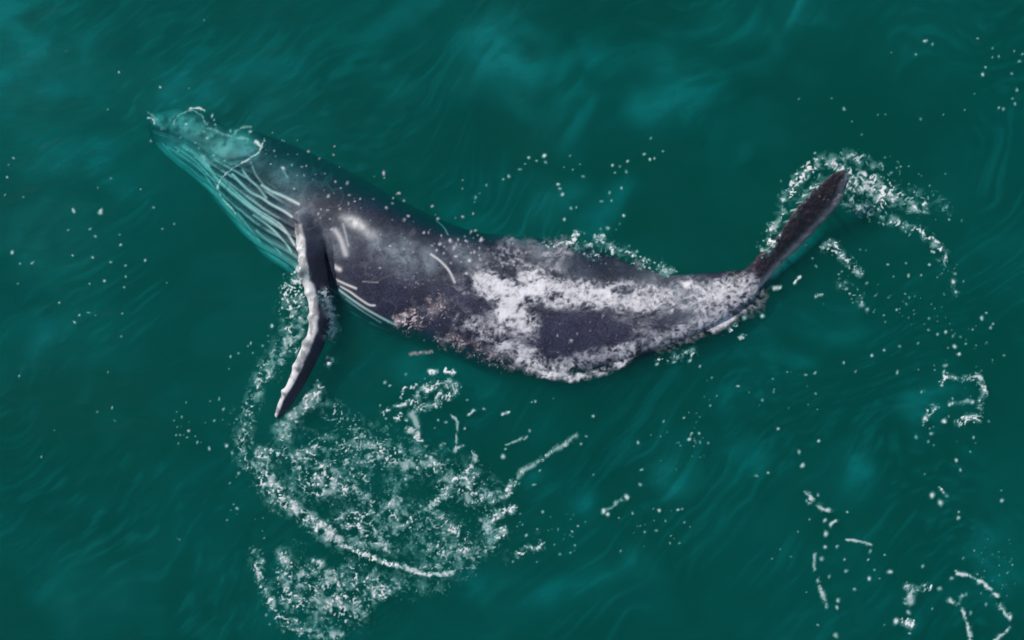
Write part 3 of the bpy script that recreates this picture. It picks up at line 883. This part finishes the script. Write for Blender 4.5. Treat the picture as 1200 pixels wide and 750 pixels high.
foam("curved white foam arcs in the lower right corner of the water",
     strokes=[([(1122, 671), (1140, 677), (1155, 686), (1169, 698)], 3.0, .98, .25), ([(1171, 708), (1176, 718), (1184, 722)], 3.4, .95, .4), ([(1182, 735), (1173, 745), (1164, 753)], 2.6, .92, .3), ([(1127, 715), (1134, 730), (1138, 750)], 3, .95, .3),
              ([(1063, 687), (1068, 692), (1066, 703)], 5.5, .95, .4), ([(1076, 690), (1088, 687)], 4.2, .7), ([(1110, 702), (1121, 707)], 3.2, .95, .3), ([(1124, 702), (1131, 696)], 2.6, .9, .3), ([(1058, 729), (1070, 730)], 4, .85)],
     spots=[(1102, 690, 3.8), (1115, 678, 3.6), (1065, 717, 4.2), (1049, 728, 4), (1061, 707, 3), (1082, 663, 2.2), (1137, 718, 2.6), (1155, 708, 2.4), (1185, 722, 3.4), (1129, 654, 2), (1146, 671, 1.8), (1092, 712, 1.8), (1066, 741, 2.2), (1036, 732, 1.8), (1121, 668, 2.4)]
     + scatter([(1140, 630, 1190, 700)], 40, .8, 1.5, 15), seed=58, size=5)
foam("sprinkle of small foam specks near the top right corner",
     spots=[(1083, 49, 2.5), (1092, 53, 1.8), (1073, 64, 2), (1044, 61, 1.5), (1146, 46, 1.5), (1162, 58, 2), (1162, 69, 1.8), (1169, 68, 2), (1153, 79, 2), (1150, 86, 2.5), (1188, 61, 1.8), (1197, 64, 2.2), (1194, 72, 2.3), (1184, 87, 2.2), (1191, 106, 2.2),
            (1186, 116, 2.4), (1190, 123, 2), (1170, 127, 2.2), (1176, 129, 2.2), (1141, 111, 1.7), (1130, 130, 1.7), (1077, 139, 2), (1104, 134, 1.5), (1028, 135, 1.8), (1037, 135, 1.5), (975, 115, 1.6), (988, 127, 2), (999, 142, 1.8), (936, 115, 1.4), (1010, 158, 1.6)], seed=61)
foam("sprinkle of white drops on the water above the whale's back",
     spots=[(543, 222, 2), (542, 210, 1.5), (557, 232, 2.4), (562, 227, 1.6), (556, 237, 1.6), (571, 216, 2.1), (590, 209, 2), (597, 206, 2.3), (609, 198, 2.3), (615, 191, 1.7), (621, 184, 2.6), (630, 188, 2), (638, 182, 3.1), (640, 190, 2.4), (668, 182, 1.6), (661, 196, 1.4),
            (671, 199, 1.4), (679, 192, 1.4), (684, 207, 1.9), (669, 244, 2.3), (676, 243, 1.6), (719, 194, 2.1), (728, 194, 2.1), (735, 189, 2.2), (734, 201, 2.3), (721, 203, 2.1), (761, 161, 2.3), (754, 181, 2.1), (761, 188, 2.4), (768, 185, 2.1), (777, 178, 2), (728, 219, 2),
            (715, 226, 2), (706, 235, 2.8), (717, 234, 2), (658, 228, 2.8), (655, 216, 2.6), (656, 222, 2.2)], seed=64)
foam("scatter of lone white specks on the open water left of the head",
     spots=[(15, 185, 2), (10, 193, 1.8), (7, 207, 2), (4, 229, 2), (27, 231, 1.5), (131, 210, 2), (115, 220, 1.3), (166, 221, 1.5), (87, 247, 2.2), (118, 248, 3), (80, 270, 1.8), (106, 269, 2.5), (113, 278, 2), (15, 295, 2.6), (23, 309, 2.1), (38, 308, 1.9), (142, 288, 2.4), (141, 275, 1.3),
            (84, 299, 1.7), (110, 302, 2), (131, 307, 1.8), (148, 312, 1.6), (149, 325, 1.7), (171, 305, 2), (181, 243, 1.8), (205, 262, 2.1), (191, 268, 1.6), (122, 328, 2.3), (106, 332, 1.8), (146, 337, 2), (21, 332, 2), (69, 355, 1.9), (94, 370, 2), (104, 366, 1.7), (112, 368, 1.3), (87, 378, 2.1),
            (142, 368, 1.7), (141, 394, 1.7), (197, 331, 1.6), (139, 84, 1.8), (188, 101, 2), (77, 61, 1.2), (126, 128, 1.3), (178, 166, 1.8), (240, 23, 1.3), (222, 103, 1.4), (113, 483, 1.8), (20, 440, 1.5), (49, 535, 1.5), (136, 494, 1.5), (132, 478, 1.4), (126, 435, 1.5), (208, 630, 1.4), (64, 505, 1.3)], seed=67)

# pale clouds of fine bubbles under the surface, with ripple light painted in (water in front of them turns them teal)
BL = [([(575, 66), (600, 68)], 26, .55, .0), ([(660, 80), (680, 110), (670, 140)], 20, .45, 0), ([(690, 60), (720, 75), (770, 70), (800, 60)], 16, .35, .0), ([(760, 120), (790, 105), (830, 95)], 13, .4, 0), ([(930, 4), (960, 2)], 16, .5, 0),
      ([(10, 30), (30, 55), (0, 60)], 34, .55, 0), ([(40, 45), (70, 55)], 30, .3, 0), ([(190, 95), (205, 85), (215, 78)], 22, .35, 0), ([(150, 180), (50, 185)], 18, .3, 0), ([(148, 200), (150, 205)], 16, .4, 0), ([(50, 265), (40, 285)], 22, .35, 0),
      ([(620, 560), (680, 590), (690, 588)], 9, .4, 0), ([(700, 690), (640, 700), (560, 695)], 14, .3, 0), ([(740, 665), (755, 670)], 12, .5, 0), ([(500, 20), (470, 60), (450, 90)], 30, .25, 0), ([(400, 20), (430, 60)], 40, .25, 0),
      ([(640, 245), (660, 232)], 14, .4, 0), ([(690, 270), (720, 240), (740, 220)], 9, .4, 0), ([(1010, 550), (1012, 560)], 14, .5, 0), ([(1090, 470), (1120, 462)], 12, .4, 0), ([(790, 560), (800, 545)], 12, .5, 0), ([(870, 545), (890, 530)], 14, .35, 0),
      ([(1170, 640), (1180, 680)], 20, .35, 0), ([(850, 40), (900, 30)], 20, .2, 0), ([(60, 690), (90, 700)], 20, .3, 0), ([(540, 262), (580, 266)], 14, .4, 0), ([(300, 60), (330, 100)], 30, .16, 0), ([(20, 380), (90, 400)], 26, .2, 0),
      ([(860, 470), (900, 440), (950, 420)], 12, .3, 0), ([(800, 430), (850, 420), (900, 400)], 12, .35, 0), ([(960, 380), (1000, 375)], 14, .3, 0), ([(470, 435), (520, 435), (560, 440)], 10, .35, 0)]


def bubbles():
    step = 2.2
    GX, GY = np.meshgrid(np.arange(-80, 1281, step), np.arange(-80, 831, step), indexing='ij')
    wx = GX + 36 * (fbm(GX / 80, GY / 80, 301, 3, 0.4) - 0.5)
    wy = GY + 36 * (fbm(GX / 80, GY / 80, 311, 3, 0.4) - 0.5)
    A = np.zeros_like(GX)
    for pts, w, d, _ in BL:
        A = np.maximum(A, d * np.exp(-(seg_dist(wx, wy, pts) / (1.7 * w)) ** 2))
    a = math.radians(38) + 0.5 * (fbm(GX / 260, GY / 260, 321, 2) - 0.5)
    su, sv = wx * np.cos(a) - wy * np.sin(a), wx * np.sin(a) + wy * np.cos(a)
    st = 0.5 * fbm(su / 60, sv / 18, 331, 3, 0.4) + 0.5 * fbm(wx / 34, wy / 26, 333, 3, 0.45)
    A = A * (0.25 + 1.2 * smooth(0.3, 0.75, st))
    base = 0.10 * smooth(0.42, 0.75, fbm(wx / 110, wy / 80, 341, 3)) + 0.10 * smooth(0.5, 0.8, st) * smooth(0.35, 0.65, fbm(GX / 150, GY / 120, 351, 2))
    ripple_light = fbm(su / 30, sv / 5.5, 371, 3, 0.5)  # ripple light put into the bubble cover as fine streaks
    base = base + 0.28 * smooth(0.45, 0.9, ripple_light) * smooth(0.4, 0.65, fbm(GX / 120, GY / 120, 381, 2)) + 0.30 * np.exp(-((GX - 60) / 260) ** 2 - ((GY - 60) / 200) ** 2) * fbm(GX / 90, GY / 60, 391, 3)
    C = np.clip(BUB_K * (A + base), 0, 1)
    x, y = to_world(GX.ravel(), GY.ravel())
    z = -0.42 + 0.12 * (fbm(GX / 60, GY / 60, 361, 2).ravel() - 0.5)
    idx = np.arange(GX.size).reshape(GX.shape)
    q = np.stack([idx[:-1, 1:], idx[1:, 1:], idx[1:, :-1], idx[:-1, :-1]], -1).reshape(-1, 4)
    ob = mesh_from("bubble_ripple_light", np.stack([x, y, z], 1), q.astype(np.int32), BUBB, {"cover": C.ravel()})
    ob["kind"] = "stuff"
    ob["label"] = "milky turquoise bubble clouds under the surface with ripple light painted in"
    ob["category"] = "bubbles"


BUB_K = 0.48
bubbles()
